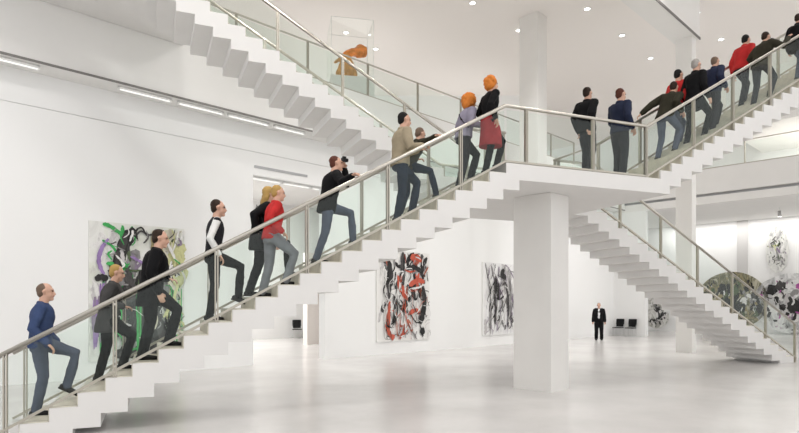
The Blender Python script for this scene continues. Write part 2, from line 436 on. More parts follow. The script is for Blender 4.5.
HO = cloth('orange_hair', (.62, .20, .035), .6); HR_ = cloth('red_brown_hair', (.10, .032, .02), .6); HG = cloth('grey_hair', (.35, .33, .31), .6); HS = cloth('cropped_grey_brown_hair', (.16, .11, .08), .6)
def at(u, v): return tuple(S.w(u, v, top_z(u)))

person('man in blue denim jacket and jeans at the foot of the stairs', at(-7.16, .65), YU, 1.84,
       {'R': (.08, 0, 0, 0), 'L': (-.085, .34, .30, -28)}, (0, .03, .945), 4, 0, 0, {'R': (.27, .16, .95), 'L': (-.26, .2, .95)}, (0, 0),
       (DENIM, ('jacket',), .06, .02), (GREYJ, None, 1.05), None, ('thin', HS, None))
person('person in smoke-grey top with light brown hair, lower one in front of the green painting', at(-6.44, 1.15), YU, 1.78,
       climb('R', 1), (0, .12, .95), 10, 0, 0, {'R': (.2, .34, 1.12)}, (0, -10),
       (SMOKE, ('coat',), .22, .03), (BLK, None, 1.1), None, ('short', HBL, None))
person('person in black coat with brown hair, upper one in front of the green painting', at(-5.82, .45), YU, 1.90,
       climb('L', 1), (0, .10, .95), 9, 0, 0, {'L': (-.22, .32, 1.1)}, (0, -6),
       (BLK, ('coat',), .24, .035), (BLK, None, 1.15), None, ('short', HB, None))
person('slim person in dark grey vest, black trousers and white sleeves', at(-4.86, .95), YU, 1.92,
       {'R': (.08, 0, 0, 0), 'L': (-.08, .42, RISE*1+.12, -20)}, (0, .05, .95), 5, 0, 0, {'R': (.24, .12, .93), 'L': (-.24, .22, .95)}, (0, 0),
       (CHAR, ('vest',), .05, .0), (BLK, None, 1.0), None, ('short', HB, None), sleeves=WHITEC)
_, bw = person('blond woman in black coat with a black bag at her hip', at(-4.26, .95), YU, 1.82,
       climb('L', 2), (0, .2, .955), 10, 0, 0, {'R': (.22, .1, 1.0), 'L': (-.22, .42, 1.1)}, (0, -5),
       (BLK, ('coat',), .10, .03), (BLK, None, 1.15), None, ('long', HBL, None))
person('person in red jacket and grey trousers, beside the blond woman', at(-4.1, .45), YU, 1.76,
       climb('R', 1), (0, .12, .95), 8, 0, 0, {'R': (.25, .24, 1.0)}, (0, -4),
       (RED, ('jacket',), .05, .02), (GREYT, None, 1.1), None, ('short', HBL, None))
_, m7 = person('man in black sweater and grey jeans holding a camera to his face', at(-3.2, .8), YU, 1.86,
       climb('L', 2), (0, .2, .95), 12, 0, 0, {'R': ('w', rail_pt(-2.75)), 'L': (-.06, .50, 1.56)}, (-6, 4),
       (BLK, ('sweater',), .12, .025), (GREYJ, None, 1.0), None, ('short', HR_, None))
person('man in beige jacket and dark jeans with black hair', at(-1.88, .5), YU, 1.90,
       climb('L', 1), (0, .08, .95), 5, 0, 0, {'R': (.2, .38, 1.2), 'L': (-.15, .46, 1.22)}, (0, -4),
       (BEIGE, ('jacket',), .05, .025), (JEAN, None, 1.05), None, ('short', HK, None))
person('person in dark olive top leaning forward with an arm on the handrail', at(-1.55, 1.0), YU, 1.72,
       climb('R', 2), (0, .10, .93), 24, 10, 0, {'R': ('w', rail_pt(-1.2)), 'L': (-.22, .4, 1.15)}, (0, -16),
       (OLIVE, ('jacket',), .08, .025), (JEAN, None, 1.0), None, ('short', HS, None))
person('person with bushy orange hair in lilac-grey jacket with shoulder strap', at(-.56, .75), YU, 1.74,
       climb('L', 1), (0, .12, .95), 12, 0, 0, {'R': (.2, .38, 1.15)}, (0, -10),
       (LILAC, ('jacket',), .02, .03), (CHAR, None, 1.15), None, ('frizzy', HO, None), None, None, BLK)
person('woman with orange hair in black top and dark red skirt', at(-.23, .4), YU, 1.80,
       climb('L', 1), (0, .12, .95), 4, 0, 0, {'R': (.26, .1, .94), 'L': (-.25, .26, .98)}, (0, 0),
       (BLK, ('top',), .0, .012), (BLK, None, 1.0), None, ('bushy', HO, None), None, (SKIRT, 'dark red skirt', .42))
person('man in black jacket standing on the landing, left of the pair', at(2.0, .35), YU+.25, 1.72,
       {'R': (.09, 0, 0), 'L': (-.09, .10, 0)}, (0, .03, .94), 2, 0, 0, {'R': (.14, -.06, .90), 'L': (-.16, -.02, .90)}, (0, 0),
       (BLK, ('jacket',), .10, .03), (CHAR, None, 1.05), None, ('short', HB, None))
person('man in navy jacket with reddish hair standing on the landing', at(2.86, .4), YU+.15, 1.82,
       {'R': (.09, 0, 0), 'L': (-.09, .06, 0)}, (0, .02, .95), 2, 0, 0, {'R': (.24, .1, .95), 'L': (-.22, .34, 1.05)}, (-8, 0),
       (NAVY, ('jacket',), .06, .025), (CHAR, None, 1.12), None, ('short', HR_, None))
person('person in olive-brown jacket and jeans reaching back to the rail', at(4.54, .95), YU, 1.82,
       climb('R', 1, .294), (0, .10, .94), 24, 18, 0, {'L': ('w', S.w(4.25, 1.47, LZ+(4.25-3.21)*RR/.294+1.03)), 'R': (.22, .34, 1.0)}, (0, -6),
       (OLIVE, ('jacket',), .07, .035), (GREYJ, None, 1.0), None, ('short', HB, None))
person('person in red top and jeans climbing behind the olive jacket', at(5.11, 1.18), YU, 1.84,
       climb('L', 1, .294), (0, .1, .94), 6, 0, 0, None, (0, 0),
       (RED, ('top',), .05, .02), (GREYJ, None, 1.0), None, ('short', HK, None))
person('tall person all in black with grey hair on the upper flight', at(5.12, .7), YU, 1.88,
       climb('R', 1, .294), (0, .1, .95), 4, 0, 0, None, (0, 0),
       (BLK, ('coat',), .25, .02), (BLK, None, 1.0), None, ('short', HG, None))
person('man in navy jacket and dark grey trousers on the upper flight', at(5.69, .7), YU, 1.70,
       climb('L', 1, .294), (0, .1, .95), 6, 0, 0, {'L': (-.24, .36, 1.1), 'R': (.26, .2, .98)}, (0, 0),
       (NAVY, ('jacket',), .06, .035), (CHAR, None, 1.2), None, ('thin', HS, None))
person('person in red jacket with black hair, half hidden behind a dark jacket', at(7.15, 1.15), YU, 1.82,
       climb('L', 1, .294), (0, .1, .94), 14, 0, 0, None, (0, -4),
       (RED, ('jacket',), .05, .03), (CHAR, None, 1.0), None, ('short', HK, None))
person('person in dark green-black jacket stretching an arm to the handrail', at(6.87, .45), YU, 1.72,
       climb('R', 1, .294), (0, .1, .94), 16, -8, 0, {'R': ('w', rail_pt(7.42)), 'L': (-.22, .3, 1.0)}, (0, -8),
       (OLIVE, ('jacket',), .07, .04), (CHAR, None, 1.05), None, ('short', HB, None))
person('person in black coat and jeans, topmost of those climbing', at(8.02, .4), YU, 1.60,
       climb('L', 1, .294), (0, .1, .95), 6, 0, 0, None, (0, 0),
       (BLK, ('coat',), .18, .035), (GREYJ, None, 1.0), None, ('short', HB, None))
MANX, MANY = 9.53, 28.67
person('man in black suit and white shirt standing on the hall floor', (MANX, MANY, 0), math.atan2(-MANY, -MANX)-PI/2, 1.78,
       {'R': (.12, 0, 0), 'L': (-.12, .03, 0)}, (0, 0, .945), 0, 0, 0, {'R': (.27, .04, .86), 'L': (-.27, .04, .86)}, (0, 0),
       (BLK, ('suit_jacket',), .10, .05), (BLK, None, 1.35), None, ('short', HG, None), 'shirt_front')
# ------------------------------------------------------------------ the building shell (B frame: a, d, z)
bm = NB(); box(bm, -12, 50, -14, 28, -.3, 0); struct('floor', bm, M['floor'])
bm = NB(); box(bm, -12, 50, -12, 30, 12.7, 13.0); struct('ceiling', bm, M['ceiling'])
bm = NB(); box(bm, -8, 9.08, 14.8, 15.1, 0, 6.0); struct('wall_left', bm, M['wall'])
bm = NB(); box(bm, 11.63, 31.9, 14.8, 15.1, 0, 6.0); struct('wall_back', bm, M['wall'])
bm = NB(); box(bm, -8, 31.9, 14.83, 15.1, 6.02, 6.75); struct('wall_upper_band', bm, M['wall'])
bm = NB(); box(bm, 9.08, 11.63, 14.8, 15.1, 5.36, 6.0); struct('wall_lintel', bm, M['wall'])
bm = NB(); box(bm, 9.12, 10.95, 14.785, 14.80, 5.56, 5.63); struct('trim_1', bm, M['groove'])
# floor slab of the upper gallery, in two arms round the hall
bm = NB(); box(bm, -8, 31.6, 14.2, 26, 6.75, 8.36); struct('floor_upper_back', bm, M['plaster'])
bm = NB(); box(bm, 31.6, 48, -9, 26, 7.16, 8.36); struct('floor_upper_right', bm, M['plaster'])
bm = NB(); box(bm, 31.78, 48, -9, 26, 7.02, 7.16); struct('trim_2', bm, M['groove'])
bm = NB(); box(bm, 31.6, 48, -9, 26, 6.65, 7.02); struct('ceiling_right_bay', bm, M['plaster'])
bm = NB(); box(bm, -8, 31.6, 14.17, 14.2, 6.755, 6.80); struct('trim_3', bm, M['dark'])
bm = NB(); box(bm, 31.6, 31.9, 13.05, 14.8, 0, 6.65); struct('wall_right', bm, M['wall'])
bm = NB(); box(bm, 39.5, 39.8, -9, 24, 0, 6.65); struct('wall_right_bay', bm, M['wall'])
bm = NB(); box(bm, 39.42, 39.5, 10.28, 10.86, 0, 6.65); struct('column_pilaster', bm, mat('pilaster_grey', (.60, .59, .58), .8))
# room beyond the gap in the left wall
bm = NB(); box(bm, 6, 31, 25.5, 25.8, 0, 6.75); struct('wall_far_room', bm, M['wall'])
bm = NB(); box(bm, 15.25, 19.0, 20.6, 20.9, 0, 3.9); struct('wall_partition', bm, M['beigewall'])
# upper storey
bm = NB(); box(bm, -8, 15.2, 24, 24.3, 8.36, 12.7); struct('wall_upper_back', bm, M['wall'])
bm = NB(); box(bm, 38, 38.3, -9, 26, 8.36, 12.7); struct('wall_upper_right', bm, M['wall'])
VF = Frame((0, 0, 0), 0)
bm = NB(); box(bm, -1.45, 6.6, 31.6, 31.9, 8.36, 12.7); struct('wall_upper_partition', bm, M['wall'], frame=VF)
bm = NB(); box(bm, 33.5, 34.1, 11.55, 12.15, 8.36, 12.7); struct('column_upper_gallery', bm, M['columnwhite'])
# downstand beam
bm = NB(); box(bm, -8, 22.7, 7.45, 8.25, 11.15, 12.7); box(bm, -8, 22.7, 7.42, 7.45, 11.12, 11.2, 1); struct('beam', bm, [M['plaster'], M['dark']])
# columns
bm = NB(); box(bm, 10.35, 10.35+.68, 6.12, 6.12+.86, 0, 3.893); struct('column_under_landing', bm, M['columnwhite'])
bm = NB(); box(bm, 19.6, 20.25, 12.15, 12.95, 0, 12.7); struct('column_hall', bm, M['columnwhite'])
bm = NB(); box(bm, 22.2, 22.62, 7.55, 8.1, 0, 12.7); struct('column_right', bm, M['columnwhite'])

# ------------------------------------------------------------------ stairs (S frame: u, v, z)
TH = .284
W = 1.5
def flight(name, label, v0, u0, sgn, up, run, shift, ext=0, n=23):
    RISE = 4.18/n
    e = empty(name, label, 'staircase', S, u0, v0, LZ if up else 0, 0, 'flights of the white staircase')
    zb = 0 if not up else LZ
    poly = []
    P = lambda s, z: (sgn*s, z-(LZ if up else 0))
    if not up:
        poly.append(P(0, LZ))
        for k in range(n):
            poly.append(P(k*run, LZ-(k+1)*RISE))
            if k < n-1: poly.append(P((k+1)*run, LZ-(k+1)*RISE))
        bot = [P(0, LZ-TH), P(-shift, LZ-TH)]
        k = 0
        while LZ-TH-(k+1)*RISE > .001:
            bot += [P(k*run-shift, LZ-TH-(k+1)*RISE), P((k+1)*run-shift, LZ-TH-(k+1)*RISE)]; k += 1
        bot.append(P(k*run-shift, 0))
        poly[-1] = P((n-1)*run, 0)
        poly += bot[::-1]
    else:
        poly.append(P(0, LZ))
        for k in range(n):
            poly.append(P(k*run, LZ+(k+1)*RISE))
            if k < n-1: poly.append(P((k+1)*run, LZ+(k+1)*RISE))
        zt = LZ+n*RISE
        poly.append(P((n-1)*run+shift+ext, zt)); poly.append(P((n-1)*run+shift+ext, zt-TH))
        bot = [P(0, LZ-TH)]
        for k in range(n):
            bot += [P(k*run+shift, LZ-TH+k*RISE), P(k*run+shift, LZ-TH+(k+1)*RISE)]
        poly += bot[::-1]
    bm = NB(); prism(bm, poly, 0, W)
    obj('stair_body', bm, M['stairwhite'], e)
    # beige stone lining of each step: tread and riser
    bm = NB(); t = .014
    # profile in step coordinates: x along the walk upwards from the riser, z from the tread
    lp = [(0, -RISE), (-t, -RISE), (-t, t), (run-.001, t), (run-.001, 0), (0, 0)]
    us = (-sgn if not up else sgn)
    prism(bm, [(us*x, z) for x, z in lp], .035, W-.035)
    first = None
    for k in range(n-1 if not up else n):
        if first is None: o = obj('tread', bm, M['tread'], e); first = o
        else: o = first.copy(); C.objects.link(o); o.parent = e
        if not up: s, z = (k+1)*run, LZ-(k+1)*RISE
        else: s, z = k*run, LZ+(k+1)*RISE
        q = P(s, z); o.location = (q[0], 0, q[1])
    return e
flight('stair_flight', 'long white flight in front with most of the climbing visitors', 0, 0, -1, False, .33, .27)
flight('stair_flight', 'white flight rising behind the landing corner to the upper right edge', 0, 3.54, 1, True, .294, .24, 1.0, 25)
flight('stair_flight', 'empty white flight overhead showing its stepped underside', 2.95, .93, -1, True, .33, .27, 0)
flight('stair_flight', 'empty white flight from under the landing down to the floor by the round paintings', 2.95, 4.5, 1, False, .33, .27)
e = empty('stair_landing', 'white landing slab where the four flights meet', 'landing', S, 1.8, .75, 0)
bm = NB()
def lp(poly): prism(bm, [(x-1.8, y-.75) for x, y in poly], LZ-TH, LZ, 'z')
lp([(0, 0), (3.54, 0), (3.54, 1.5), (3.8, 1.5), (3.8, 2.95), (4.5, 2.95), (4.5, 4.45), (.93, 4.45), (.93, 1.5), (0, 1.5)])
obj('landing_slab', bm, M['stairwhite'], e)
bm = NB(); prism(bm, [(x-1.8, y-.75) for x, y in [(.02, .035), (3.52, .035), (3.52, 1.5), (3.78, 1.5), (3.78, 2.95), (4.48, 2.95), (4.48, 4.42), (.95, 4.42), (.95, 1.5), (.02, 1.465)]], LZ, LZ+.012, 'z')
obj('landing_paving', bm, M['tread'], e)
# bridge from the head of the overhead flight to the upper gallery
bm = NB()
c = [S.w(-6.6, 2.95, 0), S.w(-6.6, 7.3, 0), S.w(-12.5, 4.4, 0), S.w(-12.5, 2.95, 0)]
Bi = B.m.inverted()
q = [Bi @ x for x in c]
# clip the far corners to the gallery edge d = 14.19
def tod(p, r, d=14.19):
    f = (d-p.y)/(r.y-p.y); return p.lerp(r, f)
far0 = tod(q[0], q[1]); far1 = tod(q[3], q[2])
prism(bm, [(q[0].x, q[0].y), (far0.x, far0.y), (far1.x, far1.y), (q[3].x, q[3].y)], 8.08, 8.36, 'z')
far2 = [Bi @ S.w(u_, v_, 0) for u_, v_ in ((-6.6, 4.47), (-5.0, 4.47), (-5.0, 8))]
p3 = tod(far2[1], far2[2])
prism(bm, [(far2[0].x, far2[0].y), (far2[1].x, far2[1].y), (p3.x, p3.y), (far0.x, far0.y)], 8.08, 8.36, 'z')
struct('floor_upper_bridge', bm, M['stairwhite'])
bm = NB(); box(bm, 31.8, 38, -9, 9.2, 10.15, 10.3); box(bm, 31.7, 31.8, -9, 9.2, 10.15, 12.7); struct('ceiling_upper_right', bm, M['plaster'])

# ------------------------------------------------------------------ glass balustrades
def resample(path, at_len): ...
def balustrade(name, label, runs, v_posts, frame=S, hh=1.0, base=None, group='glass balustrades with steel handrails', hr=.032):
    """runs: polyline of (x,y,z_base); v_posts: list of (segment index, fraction) where posts stand"""
    b = Vector(base or runs[0])
    e = empty(name, label, 'balustrade', frame, *b, 0, group)
    P = [Vector(p)-b for p in runs]; up = Vector((0, 0, hh))
    bm = NB(); tube(bm, [p+up for p in P], hr, 12); obj('handrail', bm, M['steel'], e, True)
    bm = NB()
    for i in range(len(P)-1): bar(bm, P[i]+Vector((0, 0, .03)), P[i+1]+Vector((0, 0, .03)), .045, .035)
    obj('base_rail', bm, M['steel_matte'], e)
    per = {}
    for si, f, drop in v_posts:
        p = P[si].lerp(P[si+1], f); t = (P[si+1]-P[si]); t.z = 0; t.normalize()
        bm = NB(); pz = p+Vector((0, 0, -drop))
        for sgn in (-1, 1): bar(bm, pz+t*.017*sgn, p+up+t*.017*sgn, .018, .055, side=t)
        po = obj('post', bm, M['steel_matte'], e)
        bm2 = NB(); bar(bm2, p+Vector((0, 0, hh*.93))-t*.026, p+Vector((0, 0, hh*.93))+t*.026, .03, .03)
        obj('rail_bracket', bm2, M['steel'], po)
        per.setdefault(si, []).append(f)
    for si in range(len(P)-1):
        fs = sorted(set([0]+per.get(si, [])+[1])); Ls = (P[si+1]-P[si]).length
        for f0, f1 in zip(fs, fs[1:]):
            if (f1-f0)*Ls < .2: continue
            g = .03/Ls
            a0, a1 = P[si].lerp(P[si+1], f0+g), P[si].lerp(P[si+1], f1-g)
            t = (a1-a0).normalized(); nrm = Vector((t.y, -t.x, 0)).normalized()*.006
            bm = NB(); z0, z1 = Vector((0, 0, .05)), Vector((0, 0, hh-.07))
            loft(bm, [[a0+z0+s*nrm, a1+z0+s*nrm, a1+z1+s*nrm, a0+z1+s*nrm] for s in (-1, 1)])
            obj('glass_pane', bm, M['glass'], e)
    return e
SL = RISE/.33; SR = RR/.294
def posts_u(us, u0, u1, si, drop): return [(si, (u-u0)/(u1-u0), drop) for u in us if min(u0, u1)-1e-6 <= u <= max(u0, u1)+1e-6]
v = .03
zl = lambda u: LZ+u*SL
balustrade('balustrade', 'front balustrade along the climbing visitors and the landing edge',
    [(-7.6, v, zl(-7.6)), (0, v, LZ), (3.21, v, LZ), (10.1, v, LZ+6.89*SR)],
    posts_u([-7.42, -6.16, -4.84, -3.52, -2.2, -.88], -7.6, 0, 0, .1) + posts_u([.43, 1.907, 3.19], 0, 3.21, 1, 0) +
    posts_u([4.45, 5.57, 6.7, 7.85, 9.0], 3.21, 10.1, 2, .14), base=(0, v, LZ))
v = 1.47
balustrade('balustrade', 'rear balustrade behind the climbing visitors, turning onto the empty overhead flight',
    [(-7.6, v, zl(-7.6)), (0, v, LZ), (.9, v, LZ), (.9, 2.98, LZ), (-6.3, 2.98, LZ+7.2*SL)],
    posts_u([-7.44, -6.1, -4.82, -3.5, -2.15, -.8], -7.6, 0, 0, .1) + [(1, .96, 0), (2, .5, 0)] +
    posts_u([.87, -.66, -2.05, -3.39, -4.73, -6.05], .9, -6.3, 3, .17), base=(.9, v, LZ))
balustrade('balustrade', 'balustrade behind the upper right climbers, turning down the flight under the landing',
    [(10.1, v, LZ+6.89*SR), (3.25, v, LZ), (3.25, 2.98, LZ), (4.5, 2.98, LZ), (11.9, 2.98, LZ-7.4*SL)],
    posts_u([4.45, 5.57, 6.7, 7.85, 9.0], 10.1, 3.25, 0, .14) + [(0, .996, 0), (1, .13, 0), (1, .98, 0), (2, .1, 0)] +
    posts_u([5.27, 6.63, 7.94, 9.25, 10.6, 11.85], 4.5, 11.9, 4-1, .17), base=(3.25, v, LZ))
balustrade('balustrade', 'far balustrade on the back edge of the overhead flight',
    [(-6.3, 4.42, LZ+7.2*SL), (.9, 4.42, LZ), (4.5, 4.42, LZ), (11.9, 4.42, LZ-7.4*SL)],
    posts_u([-6.05, -4.73, -3.39, -2.05, -.66], -6.3, .9, 0, .1) + posts_u([1.0, 2.2, 3.4, 4.4], .9, 4.5, 1, 0) +
    posts_u([5.27, 6.63, 7.94, 9.25, 10.6, 11.85], 4.5, 11.9, 2, .1), base=(.9, 4.42, LZ))
ga = [8.24-2.4, 8.24, 10.57, 12.94, 15.28, 17.65, 20.0, 22.1, 24.11, 26.2]
balustrade('balustrade', 'gallery balustrade on the upper floor edge beside the orange sculpture',
    [(ga[0], 14.26, 8.36), (26.2, 14.26, 8.36)], [(0, (a-ga[0])/(26.2-ga[0]), 0) for a in ga], B, 1.05, hr=.025)
balustrade('balustrade', 'glass balustrade on the far upper gallery at the right edge',
    [(31.66, -2, 8.36), (31.66, 12.0, 8.36)], [(0, f, 0) for f in (.17, .35, .543, .742, .99)], B, 1.12, hr=.025)
# ------------------------------------------------------------------ paintings
def paint(name, col):
    m = mat('paint_'+name, col, .55, bump=.2, bscale=30)
    n = m.node_tree.nodes; l = m.node_tree.links; b = n['Principled BSDF']
    tc = n.new('ShaderNodeTexCoord'); mp = n.new('ShaderNodeMapping'); mp.inputs['Scale'].default_value = (9, 1, 3.2)
    t = n.new('ShaderNodeTexNoise'); t.inputs['Scale'].default_value = 1.1; t.inputs['Detail'].default_value = 8; t.inputs['Roughness'].default_value = .7; t.inputs['Distortion'].default_value = .8
    r = n.new('ShaderNodeValToRGB'); e = r.color_ramp.elements
    e[0].position = .30; e[0].color = (*[c*.6 for c in col], 1); e[1].position = .88; e[1].color = (.78, .77, .75, 1)
    for p, q in ((.54, col), (.66, [c*.8+.04 for c in col]), (.74, [c*.5+.30 for c in col])):
        x = e.new(p); x.color = (*q, 1)
    l.new(tc.outputs['Object'], mp.inputs['Vector']); l.new(mp.outputs[0], t.inputs['Vector']); l.new(t.outputs['Fac'], r.inputs['Fac']); l.new(r.outputs['Color'], b.inputs['Base Color'])
    return m
PT = dict(black=paint('black', (.015, .014, .014)), soot=paint('soot', (.06, .055, .055)), grey=paint('grey', (.30, .29, .29)), pale=paint('pale_grey', (.62, .60, .60)),
          white=paint('white', (.82, .81, .79)), red=paint('red', (.58, .10, .055)), rust=paint('rust', (.42, .12, .07)), green=paint('green', (.05, .42, .10)),
          purple=paint('purple', (.34, .22, .48)), yellow=paint('yellow_green', (.66, .66, .34)), ochre=paint('ochre', (.36, .30, .15)), dkgreen=paint('dark_green', (.09, .13, .06)),
          pink=paint('magenta', (.45, .10, .36)), violet=paint('violet_grey', (.28, .22, .31)), cream=paint('cream', (.66, .62, .50)))
PN = list(PT)
def smear_mat(name, cols, sx=3, sy=1, seed=0):
    """ground of a painting: blotches stretched along the canvas"""
    m = bpy.data.materials.new(name); m.use_nodes = True
    n = m.node_tree.nodes; l = m.node_tree.links; b = n['Principled BSDF']; b.inputs['Roughness'].default_value = .6
    tc = n.new('ShaderNodeTexCoord'); mp = n.new('ShaderNodeMapping'); mp.inputs['Scale'].default_value = (sx, 1, sy); mp.inputs['Location'].default_value = (seed*3.7, 0, seed*1.3)
    t = n.new('ShaderNodeTexNoise'); t.inputs['Scale'].default_value = 1; t.inputs['Detail'].default_value = 9; t.inputs['Roughness'].default_value = .62; t.inputs['Distortion'].default_value = 1.2
    r = n.new('ShaderNodeValToRGB')
    el = r.color_ramp.elements
    while len(el) > 1: el.remove(el[-1])
    el[0].position = cols[0][0]; el[0].color = (*cols[0][1], 1)
    for p, c in cols[1:]:
        q = el.new(p); q.color = (*c, 1)
    l.new(tc.outputs['Object'], mp.inputs['Vector']); l.new(mp.outputs[0], t.inputs['Vector']); l.new(t.outputs['Fac'], r.inputs['Fac']); l.new(r.outputs['Color'], b.inputs['Base Color'])
    return m
def stroke(bm, pts, w, mi, y, rnd, rough=.25):
    """a brush stroke: ribbon in the x-z plane at depth y, w wide, ragged at its edges"""
    p = [Vector((q[0], 0, q[1])) for q in pts]
    if len(p) == 2: p = [p[0], p[0].lerp(p[1], .5)+Vector((rnd.uniform(-.03, .03), 0, rnd.uniform(-.03, .03))), p[1]]
    out = []
    for i in range(len(p)-1):
        p0, p1, p2, p3 = p[max(i-1, 0)], p[i], p[i+1], p[min(i+2, len(p)-1)]
        for j in range(6):
            t = j/6
            out.append(.5*((2*p1)+(p2-p0)*t+(2*p0-5*p1+4*p2-p3)*t*t+(3*p1-p0-3*p2+p3)*t**3))
    out.append(p[-1]); N = len(out); vs = []
    for i, c in enumerate(out):
        t = (out[min(i+1, N-1)]-out[max(i-1, 0)]).normalized(); nn = Vector((-t.z, 0, t.x))
        e = min(1, .45+.9*math.sin(PI*min(1, max(0, i/(N-1)))))
        a, b = [w*.5*e*(1+rnd.uniform(-rough, rough)) for _ in '12']
        vs.append((bm.verts.new(c+nn*a+Vector((0, y, 0))), bm.verts.new(c-nn*b+Vector((0, y, 0)))))
    for (a, b), (c_, d) in zip(vs, vs[1:]):
        bm.faces.new((a, b, d, c_)).material_index = mi
def blob(bm, c, rx, rz, mi, y, rnd, n=14):
    bm.faces.new([bm.verts.new((c[0]+math.cos(2*PI*i/n)*rx*rnd.uniform(.65, 1.15), y, c[1]+math.sin(2*PI*i/n)*rz*rnd.uniform(.65, 1.15))) for i in range(n)]).material_index = mi
class Canvas:
    def __init__(s, w, h, seed): s.bm = NB(); s.y = -.0215; s.r = random.Random(seed); s.w, s.h = w, h
    def st(s, pts, w, c): s.y -= .0003; stroke(s.bm, [(x*s.w-s.w/2, z*s.h) for x, z in pts], w, 2+PN.index(c), s.y, s.r)
    def bl(s, x, z, rx, rz, c): s.y -= .0003; blob(s.bm, (x*s.w-s.w/2, z*s.h), rx, rz, 2+PN.index(c), s.y, s.r)
    def scatter(s, n, cols, x0, x1, z0, z1, w=(.03, .14), ln=(.1, .5), vert=.8):
        for _ in range(n):
            x, z = s.r.uniform(x0, x1), s.r.uniform(z0, z1); L_ = s.r.uniform(*ln)
            an = s.r.gauss(PI/2, .35) if s.r.random() < vert else s.r.uniform(0, PI)
            dx, dz = math.cos(an)*L_/s.w*.5, math.sin(an)*L_/s.h*.5
            cl = lambda q: min(.985, max(.015, q))
            s.st([(cl(x-dx), cl(z-dz)), (cl(x+s.r.uniform(-.04, .04)), cl(z+s.r.uniform(-.02, .02))), (cl(x+dx), cl(z+dz))], s.r.uniform(*w), s.r.choice(cols))
    def drips(s, n, cols, x0, x1, ztop, w=(.008, .022), ln=(.3, 1.2)):
        for _ in range(n):
            x = s.r.uniform(x0, x1); z = s.r.uniform(*ztop); L_ = s.r.uniform(*ln)/s.h
            s.st([(x, z), (x+s.r.uniform(-.008, .008), max(.015, z-L_*.5)), (x+s.r.uniform(-.01, .01), max(.01, z-L_))], s.r.uniform(*w), s.r.choice(cols))
def hang(cv, ground, label, frame, x, y, z, group, rz=0, outline=None, th=.04):
    e = empty('painting', label, 'painting', frame, x, y, z, rz, group)
    bm = cv.bm
    if outline: 
        vs0 = [(px, pz) for px, pz in outline]
        prism(bm, vs0, -.02, th-.02, 'y', 1)
        for f in bm.faces:
            if len(f.verts) == len(vs0) and f.material_index == 1 and max(v.co.y for v in f.verts) < 0: f.material_index = 0
    else:
        box(bm, -cv.w/2, cv.w/2, -.02, th-.02, 0, cv.h, 1)
        for f in bm.faces:
            if f.material_index == 1 and len(f.verts) == 4 and all(abs(v.co.y+.02) < 1e-5 for v in f.verts): f.material_index = 0
    me = bpy.data.meshes.new('canvas')
    bm.to_mesh(me); bm.free()
    for m in [ground, M['canvas_edge']]+[PT[k] for k in PN]: me.materials.append(m)
    o = bpy.data.objects.new('canvas', me); C.objects.link(o); o.parent = e
    return e
# green and black one on the left wall
cv = Canvas(2.28, 3.25, 3)
cv.scatter(26, ['pale', 'white', 'white', 'grey'], .05, .95, .05, .95, (.1, .3), (.4, 1.2))
cv.scatter(16, ['yellow', 'yellow', 'cream'], .60, .97, .55, .97, (.12, .3), (.3, .8))
cv.scatter(14, ['green', 'green', 'dkgreen'], .18, .5, .35, .97, (.05, .16), (.3, .9))
cv.drips(16, ['green', 'green', 'purple'], .10, .45, (.3, .6), (.02, .05), (.6, 1.5))
cv.drips(10, ['green', 'yellow'], .82, .97, (.4, .7), (.015, .04), (.6, 1.6))
cv.drips(14, ['purple', 'violet', 'purple'], .03, .16, (.3, .62), (.03, .08), (.5, 1.3))
cv.scatter(40, ['soot', 'grey', 'white', 'dkgreen', 'black', 'pale', 'violet'], .2, .95, .1, .95, (.02, .07), (.15, .5), .6)
cv.st([(.44, .97), (.37, .90), (.31, .78), (.24, .64), (.20, .60)], .26, 'black')
cv.st([(.36, .93), (.30, .80), (.27, .70)], .16, 'soot')
cv.st([(.18, .88), (.11, .80), (.09, .70), (.14, .62)], .09, 'purple'); cv.st([(.05, .585), (.12, .60), (.17, .58)], .15, 'black')
cv.st([(.40, .76), (.52, .72), (.60, .66)], .06, 'purple'); cv.st([(.42, .86), (.50, .95), (.60, .93), (.72, .95), (.80, .90)], .05, 'soot')
cv.st([(.48, .88), (.46, .95), (.52, .98), (.57, .92)], .04, 'black'); cv.st([(.68, .97), (.66, .80), (.69, .66)], .22, 'ochre')
cv.bl(.83, .66, .17, .24, 'black'); cv.st([(.80, .62), (.86, .50), (.82, .40)], .10, 'black')
cv.scatter(22, ['black', 'soot', 'grey', 'black'], .28, .92, .04, .55, (.05, .22), (.25, .8))
cv.scatter(14, ['white', 'pale'], .3, .9, .1, .8, (.03, .1), (.2, .7))
cv.drips(18, ['black', 'soot'], .35, .95, (.15, .55), (.01, .03))
cv.bl(.72, .12, .16, .2, 'black'); cv.bl(.20, .70, .10, .06, 'green'); cv.bl(.42, .47, .14, .17, 'black')
cv.scatter(40, ['black', 'black', 'soot', 'black'], .25, .72, .03, .58, (.08, .28), (.3, 1.0), .85)
cv.drips(8, ['green', 'dkgreen', 'soot'], .2, .6, (.35, .6), (.02, .055), (.6, 1.6)); cv.drips(8, ['green'], .84, .96, (.3, .6), (.02, .05), (.8, 1.6))
cv.scatter(30, ['yellow', 'cream', 'yellow', 'white'], .62, .98, .1, .98, (.03, .1), (.2, .7), .9)
cv.scatter(90, ['black', 'soot', 'white', 'green', 'grey', 'pale', 'white'], .16, .97, .03, .97, (.012, .05), (.1, .4), .6)
hang(cv, smear_mat('ground_pale', [(.3, (.55, .55, .52)), (.45, (.8, .8, .77)), (.6, (.72, .74, .66)), (.75, (.5, .48, .46))], 1.3, .8, 1),
     'large painting with green, purple and black strokes on the left wall', B, 5.90, 14.775, .39, 'abstract paintings on the walls')
